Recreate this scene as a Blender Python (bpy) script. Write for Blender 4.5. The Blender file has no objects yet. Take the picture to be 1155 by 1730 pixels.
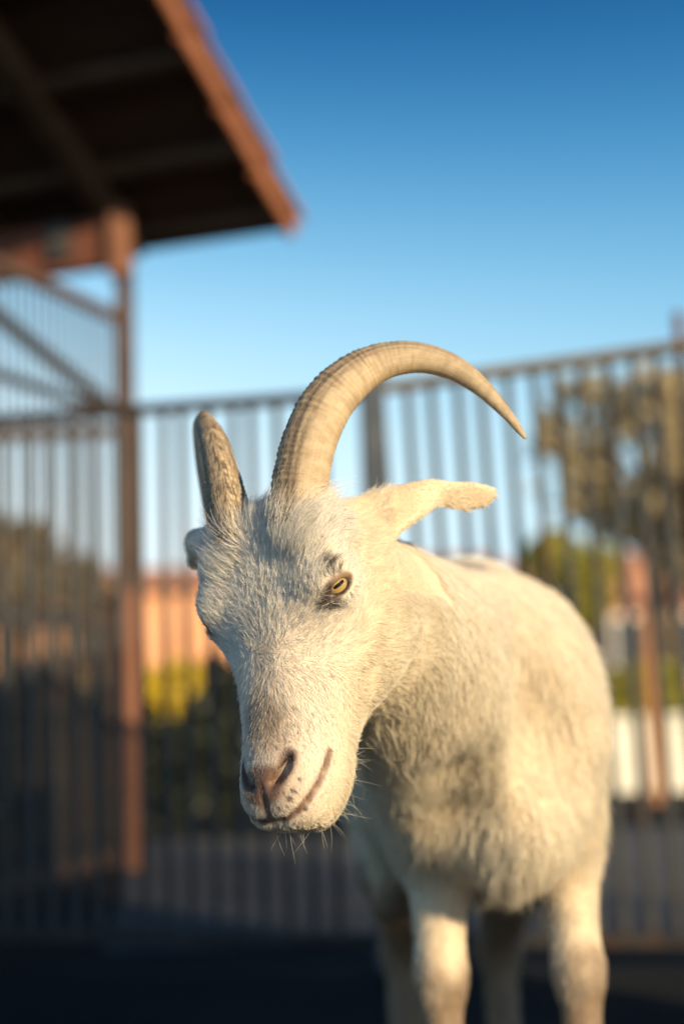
import bpy, math, random
import numpy as np
from mathutils import Matrix, Vector

random.seed(7)
RNG = np.random.default_rng(11)
S = bpy.context.scene
COL = S.collection

# ------------------------------------------------------------------ camera
F = 2403.0                       # focal length in pixels of the 1155 x 1730 frame (50 mm)
CAMZ = 0.65
PITCH, ROLL = math.radians(6.76), math.radians(1.7)
f_ = np.array([0, math.cos(PITCH), math.sin(PITCH)])
r0 = np.array([1.0, 0, 0]); u0 = np.array([0, -math.sin(PITCH), math.cos(PITCH)])
r_ = math.cos(ROLL) * r0 - math.sin(ROLL) * u0
u_ = math.cos(ROLL) * u0 + math.sin(ROLL) * r0
CAM = np.array([0, 0, CAMZ])
cd = bpy.data.cameras.new('camera')
cd.sensor_fit = 'VERTICAL'; cd.sensor_height = 36; cd.sensor_width = 24
cd.lens = 50.0 * (F / 2403.0); cd.clip_start = 0.05; cd.clip_end = 2000
cam = bpy.data.objects.new('camera', cd); COL.objects.link(cam)
cam.matrix_world = Matrix(((r_[0], u_[0], -f_[0], CAM[0]), (r_[1], u_[1], -f_[1], CAM[1]),
                           (r_[2], u_[2], -f_[2], CAM[2]), (0, 0, 0, 1)))
cd.dof.use_dof = True; cd.dof.focus_distance = 0.985; cd.dof.aperture_fstop = 2.5
cd.dof.aperture_blades = 0
S.camera = cam

# ------------------------------------------------------------------ world, sun, exposure
SUN = np.array([0.63, -0.71, 0.31]); SUN /= np.linalg.norm(SUN)
SUN_EL = math.asin(SUN[2]); SUN_AZ = math.atan2(SUN[0], SUN[1])
w = bpy.data.worlds.new('World'); S.world = w; w.use_nodes = True
nt = w.node_tree; bg = nt.nodes['Background']
sky = nt.nodes.new('ShaderNodeTexSky'); sky.sky_type = 'NISHITA'; sky.sun_disc = False
sky.sun_elevation = SUN_EL; sky.sun_rotation = SUN_AZ
sky.air_density = 0.6; sky.dust_density = 0.0; sky.ozone_density = 1.0
# evening sky: the pale band reaches a little above the horizon, then the blue deepens quickly with height
def vmath(op, **k):
    n = nt.nodes.new('ShaderNodeVectorMath'); n.operation = op
    for i_, v_ in k.items(): n.inputs[int(i_[1:])].default_value = v_
    return n
tcw = nt.nodes.new('ShaderNodeTexCoord'); sxyz = nt.nodes.new('ShaderNodeSeparateXYZ'); cxyz = nt.nodes.new('ShaderNodeCombineXYZ')
nt.links.new(tcw.outputs['Generated'], sxyz.inputs[0])
def smath(op, a, b):
    n = nt.nodes.new('ShaderNodeMath'); n.operation = op
    for q, v_ in zip(n.inputs, (a, b)):
        if hasattr(v_, 'is_linked'): nt.links.new(v_, q)
        else: q.default_value = v_
    return n.outputs[0]
zz = smath('MAXIMUM', sxyz.outputs['Z'], 0.0)
zn = smath('ADD', smath('ADD', smath('MULTIPLY', zz, .15), .12), smath('MULTIPLY', smath('POWER', zz, 4.0), 13.0))
nt.links.new(sxyz.outputs['X'], cxyz.inputs[0]); nt.links.new(sxyz.outputs['Y'], cxyz.inputs[1])
hor = smath('SQRT', smath('ADD', smath('MULTIPLY', sxyz.outputs['X'], sxyz.outputs['X']), smath('MULTIPLY', sxyz.outputs['Y'], sxyz.outputs['Y'])), 0)
zn1 = smath('MINIMUM', zn, .98)
tan_ = smath('DIVIDE', zn1, smath('SQRT', smath('SUBTRACT', 1.0, smath('MULTIPLY', zn1, zn1)), 0))
nt.links.new(smath('MULTIPLY', tan_, hor), cxyz.inputs[2])
nrmv = vmath('NORMALIZE'); nt.links.new(cxyz.outputs[0], nrmv.inputs[0]); nt.links.new(nrmv.outputs[0], sky.inputs[0])
sc0 = vmath('MULTIPLY', _1=(1 / 4.3,) * 3); pw = vmath('POWER', _1=(2.1, 1.2, .82)); sc1 = vmath('MULTIPLY', _1=(4.3 * 2.05, 4.3 * 1.03, 4.3 * .82))
nt.links.new(sky.outputs[0], sc0.inputs[0]); nt.links.new(sc0.outputs[0], pw.inputs[0]); nt.links.new(pw.outputs[0], sc1.inputs[0])
nt.links.new(sc1.outputs[0], bg.inputs[0]); bg.inputs[1].default_value = 0.1
sl = bpy.data.lights.new('sun', 'SUN'); sl.energy = 3.2; sl.angle = math.radians(0.6)
sl.color = (1.0, 0.80, 0.50)
so = bpy.data.objects.new('sun', sl); COL.objects.link(so)
so.rotation_euler = Vector(SUN).to_track_quat('Z', 'Y').to_euler()
S.view_settings.view_transform = 'Standard'; S.view_settings.look = 'None'
S.view_settings.gamma = 1; S.view_settings.exposure = 1.22
S.cycles.use_denoising = True
S.cycles.max_bounces = 8; S.cycles.transparent_max_bounces = 8


# ------------------------------------------------------------------ helpers
def ray(px, py):
    return r_ * ((px - 577.5) / F) + u_ * ((865 - py) / F) + f_

def P(px, py, Y):                 # point at world depth Y on the sight line of a photo pixel
    d = ray(px, py); return CAM + d * (Y / d[1])

def G(px, py, z=0.0):             # where that sight line meets the height z
    d = ray(px, py); return CAM + d * ((z - CAMZ) / d[2])

def tag(o, label=None, cat=None, group=None, kind=None):
    if label: o['label'] = label
    if cat: o['category'] = cat
    if group: o['group'] = group
    if kind: o['kind'] = kind
    return o

def empty(name, loc, label=None, cat=None, group=None):
    o = bpy.data.objects.new(name, None); COL.objects.link(o); o.location = loc
    o.empty_display_size = 0.1
    return tag(o, label, cat, group)

def link(name, me, parent=None, mat=None):
    o = bpy.data.objects.new(name, me); COL.objects.link(o)
    if mat is not None: me.materials.append(mat)
    if parent is not None:
        o.parent = parent
        o.matrix_parent_inverse = Matrix.Translation(-Vector(root_loc(parent)))
    return o

def root_loc(p):
    v = Vector(p.location)
    return v

class MB:                         # collects shapes into one mesh, world coordinates
    def __init__(s): s.v = []; s.f = []
    def add(s, vs, fs):
        b = len(s.v); s.v += [tuple(map(float, x)) for x in vs]; s.f += [tuple(i + b for i in q) for q in fs]
    def box(s, c, ax, ay, az, bevel=0.0):
        c, ax, ay, az = map(np.asarray, (c, ax, ay, az))
        if bevel <= 0:
            vs = [c + i * ax + j * ay + k * az for i in (-1, 1) for j in (-1, 1) for k in (-1, 1)]
            s.add(vs, [(0, 1, 3, 2), (4, 6, 7, 5), (0, 4, 5, 1), (2, 3, 7, 6), (0, 2, 6, 4), (1, 5, 7, 3)])
        else:                    # chamfered along az
            lx, ly = np.linalg.norm(ax), np.linalg.norm(ay)
            bx, by = 1 - bevel / lx, 1 - bevel / ly
            pts = [(bx, 1), (1, by), (1, -by), (bx, -1), (-bx, -1), (-1, -by), (-1, by), (-bx, 1)]
            vs = [c + p * ax + q * ay + k * az for k in (-1, 1) for p, q in pts]
            n = 8
            s.add(vs, [tuple(range(n)), tuple(range(2 * n - 1, n - 1, -1))] +
                  [(i, i + n, (i + 1) % n + n, (i + 1) % n) for i in range(n)])
    def bar(s, a, b, wx, wy, up=(0, 0, 1), bevel=0.0):    # square bar between two points
        a = np.asarray(a, float); b = np.asarray(b, float); d = b - a; L = np.linalg.norm(d); d /= L
        up = np.asarray(up, float)
        if abs(d @ up) > 0.95: up = np.array([0, 1.0, 0])
        x = np.cross(d, up); x /= np.linalg.norm(x); y = np.cross(x, d)
        s.box((a + b) / 2, x * wx / 2, y * wy / 2, d * L / 2, bevel)
    def tube(s, pts, rad, n=10, cap=True):
        pts = [np.asarray(p, float) for p in pts]
        if np.isscalar(rad): rad = [rad] * len(pts)
        vs = []; fs = []
        ref = np.array([0.31, 0.2, 0.93])
        for i, p in enumerate(pts):
            d = pts[min(i + 1, len(pts) - 1)] - pts[max(i - 1, 0)]; d = d / np.linalg.norm(d)
            x = np.cross(d, ref); 
            if np.linalg.norm(x) < .1: x = np.cross(d, (1, 0, 0))
            x /= np.linalg.norm(x); y = np.cross(d, x)
            for k in range(n):
                a = 2 * math.pi * k / n
                vs.append(p + rad[i] * (math.cos(a) * x + math.sin(a) * y))
        for i in range(len(pts) - 1):
            for k in range(n):
                fs.append((i * n + k, i * n + (k + 1) % n, (i + 1) * n + (k + 1) % n, (i + 1) * n + k))
        if cap:
            fs.append(tuple(range(n - 1, -1, -1))); fs.append(tuple(range((len(pts) - 1) * n, len(pts) * n)))
        s.add(vs, fs)
    def build(s, name, mat, parent=None, smooth=False):
        me = bpy.data.meshes.new(name); me.from_pydata(s.v, [], s.f); me.update()
        if smooth: me.polygons.foreach_set('use_smooth', [True] * len(me.polygons))
        return link(name, me, parent, mat)

def np_mesh(name, V, Q, smooth=True):
    me = bpy.data.meshes.new(name)
    V = np.ascontiguousarray(V, np.float32); Q = np.ascontiguousarray(Q, np.int32); n = Q.shape[1]
    me.vertices.add(len(V)); me.vertices.foreach_set('co', V.ravel())
    me.loops.add(Q.size); me.loops.foreach_set('vertex_index', Q.ravel())
    me.polygons.add(len(Q)); me.polygons.foreach_set('loop_start', np.arange(0, Q.size, n, dtype=np.int32))
    if smooth: me.polygons.foreach_set('use_smooth', np.ones(len(Q), bool))
    me.update(calc_edges=True); me.validate()
    return me

class Mat:                        # tiny node builder
    def __init__(s, name):
        s.m = bpy.data.materials.new(name); s.m.use_nodes = True; s.n = s.m.node_tree.nodes; s.l = s.m.node_tree.links
        s.b = s.n['Principled BSDF']
    def node(s, t, **k):
        x = s.n.new(t)
        for a, v in k.items(): setattr(x, a, v)
        return x
    def noise(s, scale, detail=4, rough=.55, coord='Object', dist=0.0, stretch=None):
        tc = s.node('ShaderNodeTexCoord'); no = s.node('ShaderNodeTexNoise')
        no.inputs['Scale'].default_value = scale; no.inputs['Detail'].default_value = detail
        no.inputs['Roughness'].default_value = rough; no.inputs['Distortion'].default_value = dist
        src = tc.outputs[coord]
        if stretch:
            mp = s.node('ShaderNodeMapping'); mp.inputs['Scale'].default_value = stretch
            s.l.new(src, mp.inputs[0]); src = mp.outputs[0]
        s.l.new(src, no.inputs['Vector'])
        return no.outputs['Fac']
    def ramp(s, fac, stops):
        r = s.node('ShaderNodeValToRGB'); e = r.color_ramp.elements
        while len(e) < len(stops): e.new(0.5)
        for q, (p, c) in zip(e, stops): q.position = p; q.color = (*c, 1)
        s.l.new(fac, r.inputs[0]); return r.outputs[0]
    def mix(s, a, b, fac, mode='MIX'):
        x = s.node('ShaderNodeMix', data_type='RGBA', blend_type=mode)
        for sock, v in ((x.inputs[0], fac), (x.inputs[6], a), (x.inputs[7], b)):
            if hasattr(v, 'is_linked'): s.l.new(v, sock)
            elif isinstance(v, tuple): sock.default_value = (*v, 1)
            else: sock.default_value = v
        return x.outputs[2]
    def base(s, c):
        if hasattr(c, 'is_linked'): s.l.new(c, s.b.inputs['Base Color'])
        else: s.b.inputs['Base Color'].default_value = (*c, 1)
    def bump(s, h, strength=.3, dist=.01):
        b = s.node('ShaderNodeBump'); b.inputs['Strength'].default_value = strength; b.inputs['Distance'].default_value = dist
        s.l.new(h, b.inputs['Height']); s.l.new(b.outputs[0], s.b.inputs['Normal'])
    def set(s, **k):
        for a, v in k.items(): s.b.inputs[a.replace('_', ' ')].default_value = v

def noisy(name, c0, c1, scale, rough=.7, metal=0.0, bump=.2, stretch=None, bd=.004, spec=.25, rust=None):
    m = Mat(name); n = m.noise(scale, stretch=stretch)
    if rust:                       # rust blooms that differ from bar to bar: noise in world space
        ge = m.node('ShaderNodeNewGeometry'); no = m.node('ShaderNodeTexNoise'); no.inputs['Scale'].default_value = 7; no.inputs['Detail'].default_value = 6
        m.l.new(ge.outputs['Position'], no.inputs['Vector'])
        fac = m.ramp(no.outputs['Fac'], [(.56, (0, 0, 0)), (.74, (1, 1, 1))])
        m.base(m.mix(m.ramp(n, [(.3, c0), (.7, c1)]), rust, fac)); m.set(Roughness=rough, Metallic=metal, Specular_IOR_Level=spec); m.bump(no.outputs['Fac'], bump, bd)
        return m.m
    m.base(m.ramp(n, [(.3, c0), (.7, c1)])); m.set(Roughness=rough, Metallic=metal, Specular_IOR_Level=spec)
    if bump: m.bump(n, bump, bd)
    return m.m

# value noise on point arrays
_perm = RNG.permutation(256); _val = RNG.random(256) * 2 - 1
def vnoise(p, scale, seed=0):
    q = p * scale + seed * 17.31; i = np.floor(q).astype(int); f = q - i; f = f * f * (3 - 2 * f)
    out = 0
    for dx in (0, 1):
        for dy in (0, 1):
            for dz in (0, 1):
                h = _perm[(_perm[(_perm[(i[:, 0] + dx) & 255] + i[:, 1] + dy) & 255] + i[:, 2] + dz) & 255]
                wgt = (f[:, 0] if dx else 1 - f[:, 0]) * (f[:, 1] if dy else 1 - f[:, 1]) * (f[:, 2] if dz else 1 - f[:, 2])
                out = out + wgt * _val[h]
    return out

def sstep(a, b, x):
    t = np.clip((x - a) / (b - a), 0, 1); return t * t * (3 - 2 * t)

def unit(v): v = np.asarray(v, float); return v / np.linalg.norm(v)

# ------------------------------------------------------------------ ground and paving
m_ground = Mat('asphalt')
n1 = m_ground.noise(1.2, 5); n2 = m_ground.noise(160, 3)
m_ground.base(m_ground.mix(m_ground.ramp(n1, [(.3, (.015, .0155, .016)), (.7, (.030, .030, .031))]),
                           m_ground.ramp(n2, [(.3, (.6, .6, .6)), (.7, (1, 1, 1))]), 1.0, 'MULTIPLY'))
m_ground.bump(n2, .5, .004); m_ground.set(Roughness=.9, Specular_IOR_Level=.08)
g = MB(); g.add([(-400, -60, 0), (400, -60, 0), (400, 900, 0), (-400, 900, 0)], [(0, 1, 2, 3)])
tag(g.build('ground', m_ground.m), kind='structure')

m_pave = noisy('concrete', (.075, .077, .082), (.115, .114, .115), 2.2, .9, 0, .3, spec=.1)
g = MB(); g.add([(-.62, 3.60, .004), (6, 3.60, .004), (6, 6.1, .004), (-.92, 6.1, .004)], [(0, 1, 2, 3)])
tag(g.build('pavement', m_pave), kind='structure')

# ------------------------------------------------------------------ THE GOAT: implicit surface
HD = 1.0                          # depth of the head origin
O_px = (441, 1008)
Yc = np.array([.03, -.93, .36]); Yc = unit(Yc)
Zc = np.array([-.62, .28, .73]); Zc = unit(Zc - (Zc @ Yc) * Yc)
Xc = np.cross(Yc, Zc)             # goat's own right, in camera axes (right, up, towards viewer)
B = np.stack([r_, u_, -f_], 1)    # camera axes -> world
R = B @ np.stack([Xc, Yc, Zc], 1) # head-local -> world
O = CAM + ray(*O_px) * HD
def L2W(p): return O + np.asarray(p, float) @ R.T
def W2L(p): return (np.asarray(p, float) - O) @ R

PR = []                           # primitives: (op, k, fn, lo, hi) in world space
def _add(op, k, fn, pts, rad):
    pts = np.atleast_2d(pts); PR.append((op, k, fn, pts.min(0) - rad, pts.max(0) + rad))
def ell(c, rad, axes=None, op='u', k=.02):
    c = np.asarray(c, float); rad = np.asarray(rad, float); A = np.eye(3) if axes is None else np.asarray(axes, float)
    def fn(p):
        q = (p - c) @ A.T
        a = np.linalg.norm(q / rad, axis=-1); b = np.linalg.norm(q / rad ** 2, axis=-1)
        return a * (a - 1) / np.maximum(b, 1e-9)
    _add(op, k, fn, c, rad.max())
def cone(a, b, ra, rb, op='u', k=.02, flat=None, fs=1.0):
    a = np.asarray(a, float); b = np.asarray(b, float)
    if flat is not None: fl = unit(flat)
    def fn(p):
        pa = p - a; ba = b - a
        if flat is not None:
            pa = pa + (pa @ fl)[..., None] * fl * (fs - 1); ba = ba + (ba @ fl) * fl * (fs - 1)
        t = np.clip((pa @ ba) / (ba @ ba), 0, 1)
        return (np.linalg.norm(pa - t[..., None] * ba, axis=-1) - (ra + (rb - ra) * t)) / (1 if flat is None else max(1, fs ** .5))
    _add(op, k, fn, [a, b], max(ra, rb))
def hell(c, rad, op='u', k=.02, mirror=True, rot=None):   # in head-local axes
    for s in ((1, -1) if mirror and abs(c[0]) > 1e-6 else (1,)):
        A = np.eye(3) if rot is None else np.asarray(rot, float).copy()
        if s < 0: A = A * np.array([-1, 1, 1])
        ell(L2W((c[0] * s, c[1], c[2])), rad, A @ R.T, op, k)
def hcone(a, b, ra, rb, op='u', k=.02, mirror=True):
    for s in ((1, -1) if mirror and max(abs(a[0]), abs(b[0])) > 1e-6 else (1,)):
        cone(L2W((a[0] * s, a[1], a[2])), L2W((b[0] * s, b[1], b[2])), ra, rb, op, k)

def ev_points(p):
    d = np.full(p.shape[:-1], .5)
    for op, k, fn, lo, hi in PR:
        e = fn(p); d = comb(op, k, d, e)
    return d
def comb(op, k, a, b):
    if op == 'u':
        h = np.maximum(k - np.abs(a - b), 0) / k; return np.minimum(a, b) - h * h * k * .25
    b = -b
    h = np.maximum(k - np.abs(a - b), 0) / k; return np.maximum(a, b) + h * h * k * .25

def cast(px, py, start=.75, end=1.4):   # sight line -> point on the surface built so far
    d = ray(px, py); d = d / np.linalg.norm(d); t = start
    for _ in range(80):
        e = float(ev_points((CAM + d * t)[None])[0])
        t += max(e * .7, 1e-4)
        if e < 2e-4 or t > end: break
    return CAM + d * t

# --- body
BX = .140
ell((BX, 1.80, .590), (.138, .43, .185), k=.05)
ell((BX, 1.95, .54), (.130, .27, .15), k=.06)
ell((BX - .012, 1.56, .690), (.065, .17, .080), k=.08)
for sx in (-1, 1):
    ell((BX + sx * .062, 1.50, .600), (.050, .10, .125), k=.06)
    ell((BX + sx * .075, 2.10, .60), (.070, .14, .16), k=.06)
ell((BX - .005, 1.43, .575), (.092, .10, .112), k=.06)
ell((BX, 2.12, .655), (.085, .13, .11), k=.06)
cone((BX, 2.22, .70), (BX + .01, 2.29, .68), .028, .018, k=.03)
# neck
nk0 = L2W((0, -.024, -.074)); 
cone(nk0, (.125, 1.44, .635), .050, .108, k=.045)
cone(L2W((0, -.012, -.090)), (.12, 1.42, .565), .040, .088, k=.05)
# legs
FL = [(.083, 1.425), (.219, 1.43)]
for (x, y) in FL:
    sx = 1 if x > BX else -1
    cone((x - sx * .004, y + .05, .50), (x, y + .015, .36), .036, .020, k=.035)
    cone((x, y + .015, .36), (x, y, .25), .020, .018, k=.03)
    ell((x, y - .004, .245), (.019, .021, .034), k=.02)
    cone((x, y, .24), (x, y + .005, .11), .021, .019, k=.02)
    ell((x, y, .085), (.027, .030, .030), k=.02)
    cone((x, y, .085), (x, y - .02, .04), .024, .026, k=.015)
HL = [(.070, 2.06), (.208, 2.06)]
for (x, y) in HL:
    sx = 1 if x > BX else -1
    cone((x + sx * .005, y - .02, .52), (x + sx * .01, y - .10, .40), .072, .046, k=.06)
    cone((x + sx * .01, y - .10, .40), (x, y + .06, .265), .044, .024, k=.04)
    ell((x, y + .065, .262), (.026, .034, .034), k=.02)
    cone((x, y + .06, .26), (x, y + .02, .10), .024, .020, k=.02)
    ell((x, y + .012, .085), (.025, .028, .028), k=.02)
    cone((x, y + .012, .085), (x, y - .01, .04), .022, .025, k=.015)
# hollows between neck, shoulder and flank, and the brisket's bulge, where the coat shows them
def along(pts, off): return [(lambda h: h + off * unit(CAM - h))(cast(*q, start=1.1, end=2.4)) for q in pts]
for pts, off, r in ((((790, 1330), (800, 1420), (805, 1480)), .021, .020), (((905, 1130), (945, 1240), (955, 1340)), .018, .026)):
    q = along(pts, off)
    for a, b in zip(q[:-1], q[1:]): cone(a, b, r, r * .9, 's', .06)
c = cast(868, 1400, start=1.1, end=2.4); ell(c + .034 * f_, (.044, .045, .052), k=.05)
# --- head, in its own axes: x = goat's right, y = towards the nose, z = out of the forehead
hell((0, -.034, -.050), (.047, .040, .045), k=.025)
hell((0, -.042, -.022), (.036, .020, .022), k=.02)
hell((0, -.012, -.030), (.046, .058, .040), k=.03)
hcone((0, .0, -.028), (0, .118, -.022), .033, .0225, k=.025)
hell((.040, -.004, -.020), (.0215, .027, .0225), k=.02)
hell((.034, -.028, -.012), (.020, .024, .018), k=.02)
hell((.027, .012, -.075), (.028, .052, .042), k=.03)
hcone((0, -.004, -.092), (0, .108, -.060), .037, .0195, k=.025)
hcone((.020, .025, -.045), (.0125, .115, -.040), .0295, .022, k=.025)
hell((0, .128, -.030), (.0315, .031, .0285), k=.02)
ell(L2W((0, -.002, .254)), (.25, .25, .25), np.eye(3) @ R.T, 's', .014)
hell((.012, .140, -.020), (.014, .016, .015), k=.014)
hell((0, .127, -.056), (.0195, .028, .0145), k=.012)
hell((.014, .132, -.043), (.015, .022, .011), k=.010)
# eyes
hell((.047, -.011, -.014), (.015, .017, .014), k=.014)
E_L = W2L(cast(573, 987)); print('EYE', E_L); n_L = unit((-.85, .24, .45))
t_img = np.array([.81, .58, 0.0]); t1 = np.array([Xc @ t_img, Yc @ t_img, Zc @ t_img])
t1 = unit(t1 - (t1 @ n_L) * n_L); t2 = np.cross(n_L, t1)
if (np.array([Xc, Yc, Zc]).T @ t2)[1] < 0: t2 = -t2
ER = .0125; C_L = E_L - n_L * ER
def mir(v, s): return np.array([v[0] * s, v[1], v[2]])      # s=1 left eye, s=-1 right eye
for s in (1, -1):
    E, n, a, b, c = (mir(q, s) for q in (E_L, n_L, t1, t2, C_L))
    ell(L2W(c), (.0145,) * 3, k=.012)
    ell(L2W(E + n * .002), (.0130, .0068, .009), np.stack([a, b, n]) @ R.T, 's', .002)
    cone(L2W(E - a * .010 - b * .001 + n * .0005), L2W(E - a * .019 - b * .004 - n * .001), .0028, .0012, 's', .002)
    for (hgt, rad, lift) in ((.0054, .0028, .0140), (-.0072, .0015, .0131)):
        q = []
        for i in range(7):
            th = math.pi * i / 6
            p = E + a * .0146 * math.cos(th) + b * hgt * math.sin(th)
            q.append(c + unit(p - c) * lift)
        for i in range(6): cone(L2W(q[i]), L2W(q[i + 1]), rad, rad, 'u', .0025)
BROW = [W2L(cast(*q)) for q in ((553, 952), (560, 962))]
TEAR = [W2L(cast(*q)) for q in ((544, 1024), (562, 1017))]
# ears (goat's left ear on the right of the picture folds over; the right one curls)
def W(px, py, d): return CAM + ray(px, py) * d
def leaf(pl, k):                  # a thin blade along a centre line: (point, half width, width direction, thickness)
    pt = np.array([q[0] for q in pl]); wd = np.array([q[1] for q in pl]); wv = np.array([unit(q[2]) for q in pl]); tk = np.array([q[3] for q in pl])
    def fn(p):
        best = np.full(p.shape[:-1], 9.0)
        for i in range(len(pl) - 1):
            a, b = pt[i], pt[i + 1]; ba = b - a
            t = np.clip(((p - a) @ ba) / (ba @ ba), 0, 1)[..., None]
            o = p - a - t * ba
            w_ = wv[i] * (1 - t) + wv[i + 1] * t; w_ = w_ - (w_ @ unit(ba))[..., None] * unit(ba); w_ /= np.linalg.norm(w_, axis=-1, keepdims=True)
            n_ = np.cross(unit(ba), w_)
            t = t[..., 0]; W_ = wd[i] * (1 - t) + wd[i + 1] * t; T_ = tk[i] * (1 - t) + tk[i + 1] * t
            ow = (o * w_).sum(-1); al = o @ unit(ba); on = (o * n_).sum(-1) - 9.0 * ow * ow
            r = np.sqrt((ow / W_) ** 2 + (on / T_) ** 2 + (al / T_) ** 2)
            best = np.minimum(best, np.where(r < 1, (r - 1) * T_, (r - 1) * T_ * .8))
        return best
    _add('u', k, fn, pt, wd.max())
U1, U2 = u_ * .85 + f_ * .50 - r_ * .25, u_ * .95 - f_ * .35
leaf([(W(598, 898, 1.058), .0225, U1, .010), (W(645, 874, 1.062), .0205, U1, .007), (W(690, 850, 1.068), .0165, U1, .0055),
      (W(724, 832, 1.074), .0108, u_ * .9 + f_ * .2, .0050), (W(748, 833, 1.080), .0100, U2, .0042), (W(790, 838, 1.086), .0122, U2, .0036),
      (W(816, 837, 1.089), .0098, U2, .0032), (W(832, 833, 1.091), .0055, U2, .0026)], .012)
cone(W(375, 915, 1.07), W(338, 918, 1.11), .016, .011, k=.015, flat=-f_ + .3 * r_, fs=2.0)
cone(W(338, 918, 1.11), W(330, 945, 1.12), .008, .0065, k=.008, flat=-f_, fs=1.6)
# nostrils, mouth, philtrum: traced on the surface along the photograph's own lines, then mirrored
NOS = [W2L(cast(*q)) for q in ((488, 1277), (481, 1297), (469, 1312), (457, 1325))]
MOU = [W2L(cast(*q)) for q in ((558, 1270), (548, 1304), (535, 1332), (517, 1357), (496, 1377), (470, 1389))]
FLECK = [(W2L(cast(a, b)), r_k) for a, b, r_k in ((494, 1335, .0022), (488, 1349, .0026), (506, 1316, .0014), (516, 1367, .0026), (459, 1304, .0026), (413, 1314, .0045),
         (422, 1320, .0032), (455, 1352, .0020), (479, 1341, .0013), (500, 1340, .0012), (483, 1362, .0014), (505, 1238, .0013), (470, 1365, .0016))]
for s in (1, -1):
    for i, (ra, rb) in enumerate(((.0014, .0026), (.0026, .0036), (.0036, .0030))):
        a, b = mir(NOS[i], s), mir(NOS[i + 1], s)
        cone(L2W(a), L2W(b), ra, rb, 's', .003)
        dn = np.array([0, -.25, -.5]) * .012
        cone(L2W(a + dn), L2W(b + dn), ra * .9, rb * .9, 's', .003)
    for i in range(5):
        cone(L2W(mir(MOU[i], s)), L2W(mir(MOU[i + 1], s)), .0019, .0019, 's', .0035)
m_mid = mir(MOU[5], 1); m_mid[0] = 0
cone(L2W(mir(MOU[5], 1)), L2W(mir(MOU[5], -1)), .0019, .0019, 's', .0035)
pn = (NOS[3] + mir(NOS[3], -1)) / 2
cone(L2W(pn + np.array([0, .001, .001])), L2W(m_mid + np.array([0, .003, .003])), .0012, .0010, 's', .003)

# --- rectilinear grid, fine round the head
def axis(lo, hi, a, b, fine, coarse):
    n = max(2, round((b - a) / fine)); mid = np.linspace(a, b, n + 1)
    left = np.arange(a - coarse, lo - coarse, -coarse)[::-1]; right = np.arange(b + coarse, hi + coarse, coarse)
    return np.concatenate([left, mid, right])
H = .0017
gx = axis(-.16, .38, -.135, .125, H, .008)
gy = axis(.84, 2.36, .87, 1.13, H, .008)
gz = axis(-.02, .86, .50, .80, H, .008)
D = np.full((len(gx), len(gy), len(gz)), .5, np.float32)
for op, k, fn, lo, hi in PR:
    mar = k + .02
    i0, i1 = np.searchsorted(gx, (lo[0] - mar, hi[0] + mar)); j0, j1 = np.searchsorted(gy, (lo[1] - mar, hi[1] + mar))
    k0, k1 = np.searchsorted(gz, (lo[2] - mar, hi[2] + mar))
    if i1 <= i0 or j1 <= j0 or k1 <= k0: continue
    for ii in range(i0, i1, 24):
        ie = min(ii + 24, i1)
        p = np.stack(np.meshgrid(gx[ii:ie], gy[j0:j1], gz[k0:k1], indexing='ij'), -1)
        D[ii:ie, j0:j1, k0:k1] = comb(op, k, D[ii:ie, j0:j1, k0:k1], fn(p))

def surface_nets(D, gx, gy, gz):
    sg = D < 0
    c = np.zeros(tuple(np.array(D.shape) - 1), np.uint8)
    for dx in (0, 1):
        for dy in (0, 1):
            for dz in (0, 1):
                c += sg[dx:D.shape[0] - 1 + dx, dy:D.shape[1] - 1 + dy, dz:D.shape[2] - 1 + dz]
    act = np.argwhere((c > 0) & (c < 8))
    idx = np.full(c.shape, -1, np.int32); idx[tuple(act.T)] = np.arange(len(act))
    acc = np.zeros((len(act), 3)); cnt = np.zeros(len(act))
    ax = (gx, gy, gz); co = [(0, 0), (0, 1), (1, 0), (1, 1)]
    for a in range(3):
        o1, o2 = [q for q in range(3) if q != a]
        for u, v in co:
            p = act.copy(); p[:, o1] += u; p[:, o2] += v
            q = p.copy(); q[:, a] += 1
            da = D[tuple(p.T)]; db = D[tuple(q.T)]; m = (da < 0) != (db < 0)
            t = np.where(m, da / np.where(m, da - db, 1), 0)
            pos = np.stack([ax[i][p[:, i]] for i in range(3)], 1)
            pos[:, a] += t * (ax[a][q[:, a]] - ax[a][p[:, a]])
            acc[m] += pos[m]; cnt[m] += 1
    V = acc / cnt[:, None]
    Q = []
    for a in range(3):
        o1, o2 = [(1, 2), (2, 0), (0, 1)][a]
        n = list(D.shape); lo = [slice(None)] * 3; hi = [slice(None)] * 3
        lo[a] = slice(0, n[a] - 1); hi[a] = slice(1, n[a])
        s0 = sg[tuple(lo)]; s1 = sg[tuple(hi)]
        e = np.argwhere(s0 != s1)
        e = e[(e[:, o1] > 0) & (e[:, o2] > 0) & (e[:, o1] < n[o1] - 1) & (e[:, o2] < n[o2] - 1)]
        flip = s0[tuple(e.T)]
        def cell(d1, d2):
            q = e.copy(); q[:, o1] += d1; q[:, o2] += d2; return idx[tuple(q.T)]
        q = np.stack([cell(-1, -1), cell(0, -1), cell(0, 0), cell(-1, 0)], 1)
        q[~flip] = q[~flip][:, ::-1]
        Q.append(q)
    return V, np.concatenate(Q)
V, Q = surface_nets(D, gx, gy, gz)
del D

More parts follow.
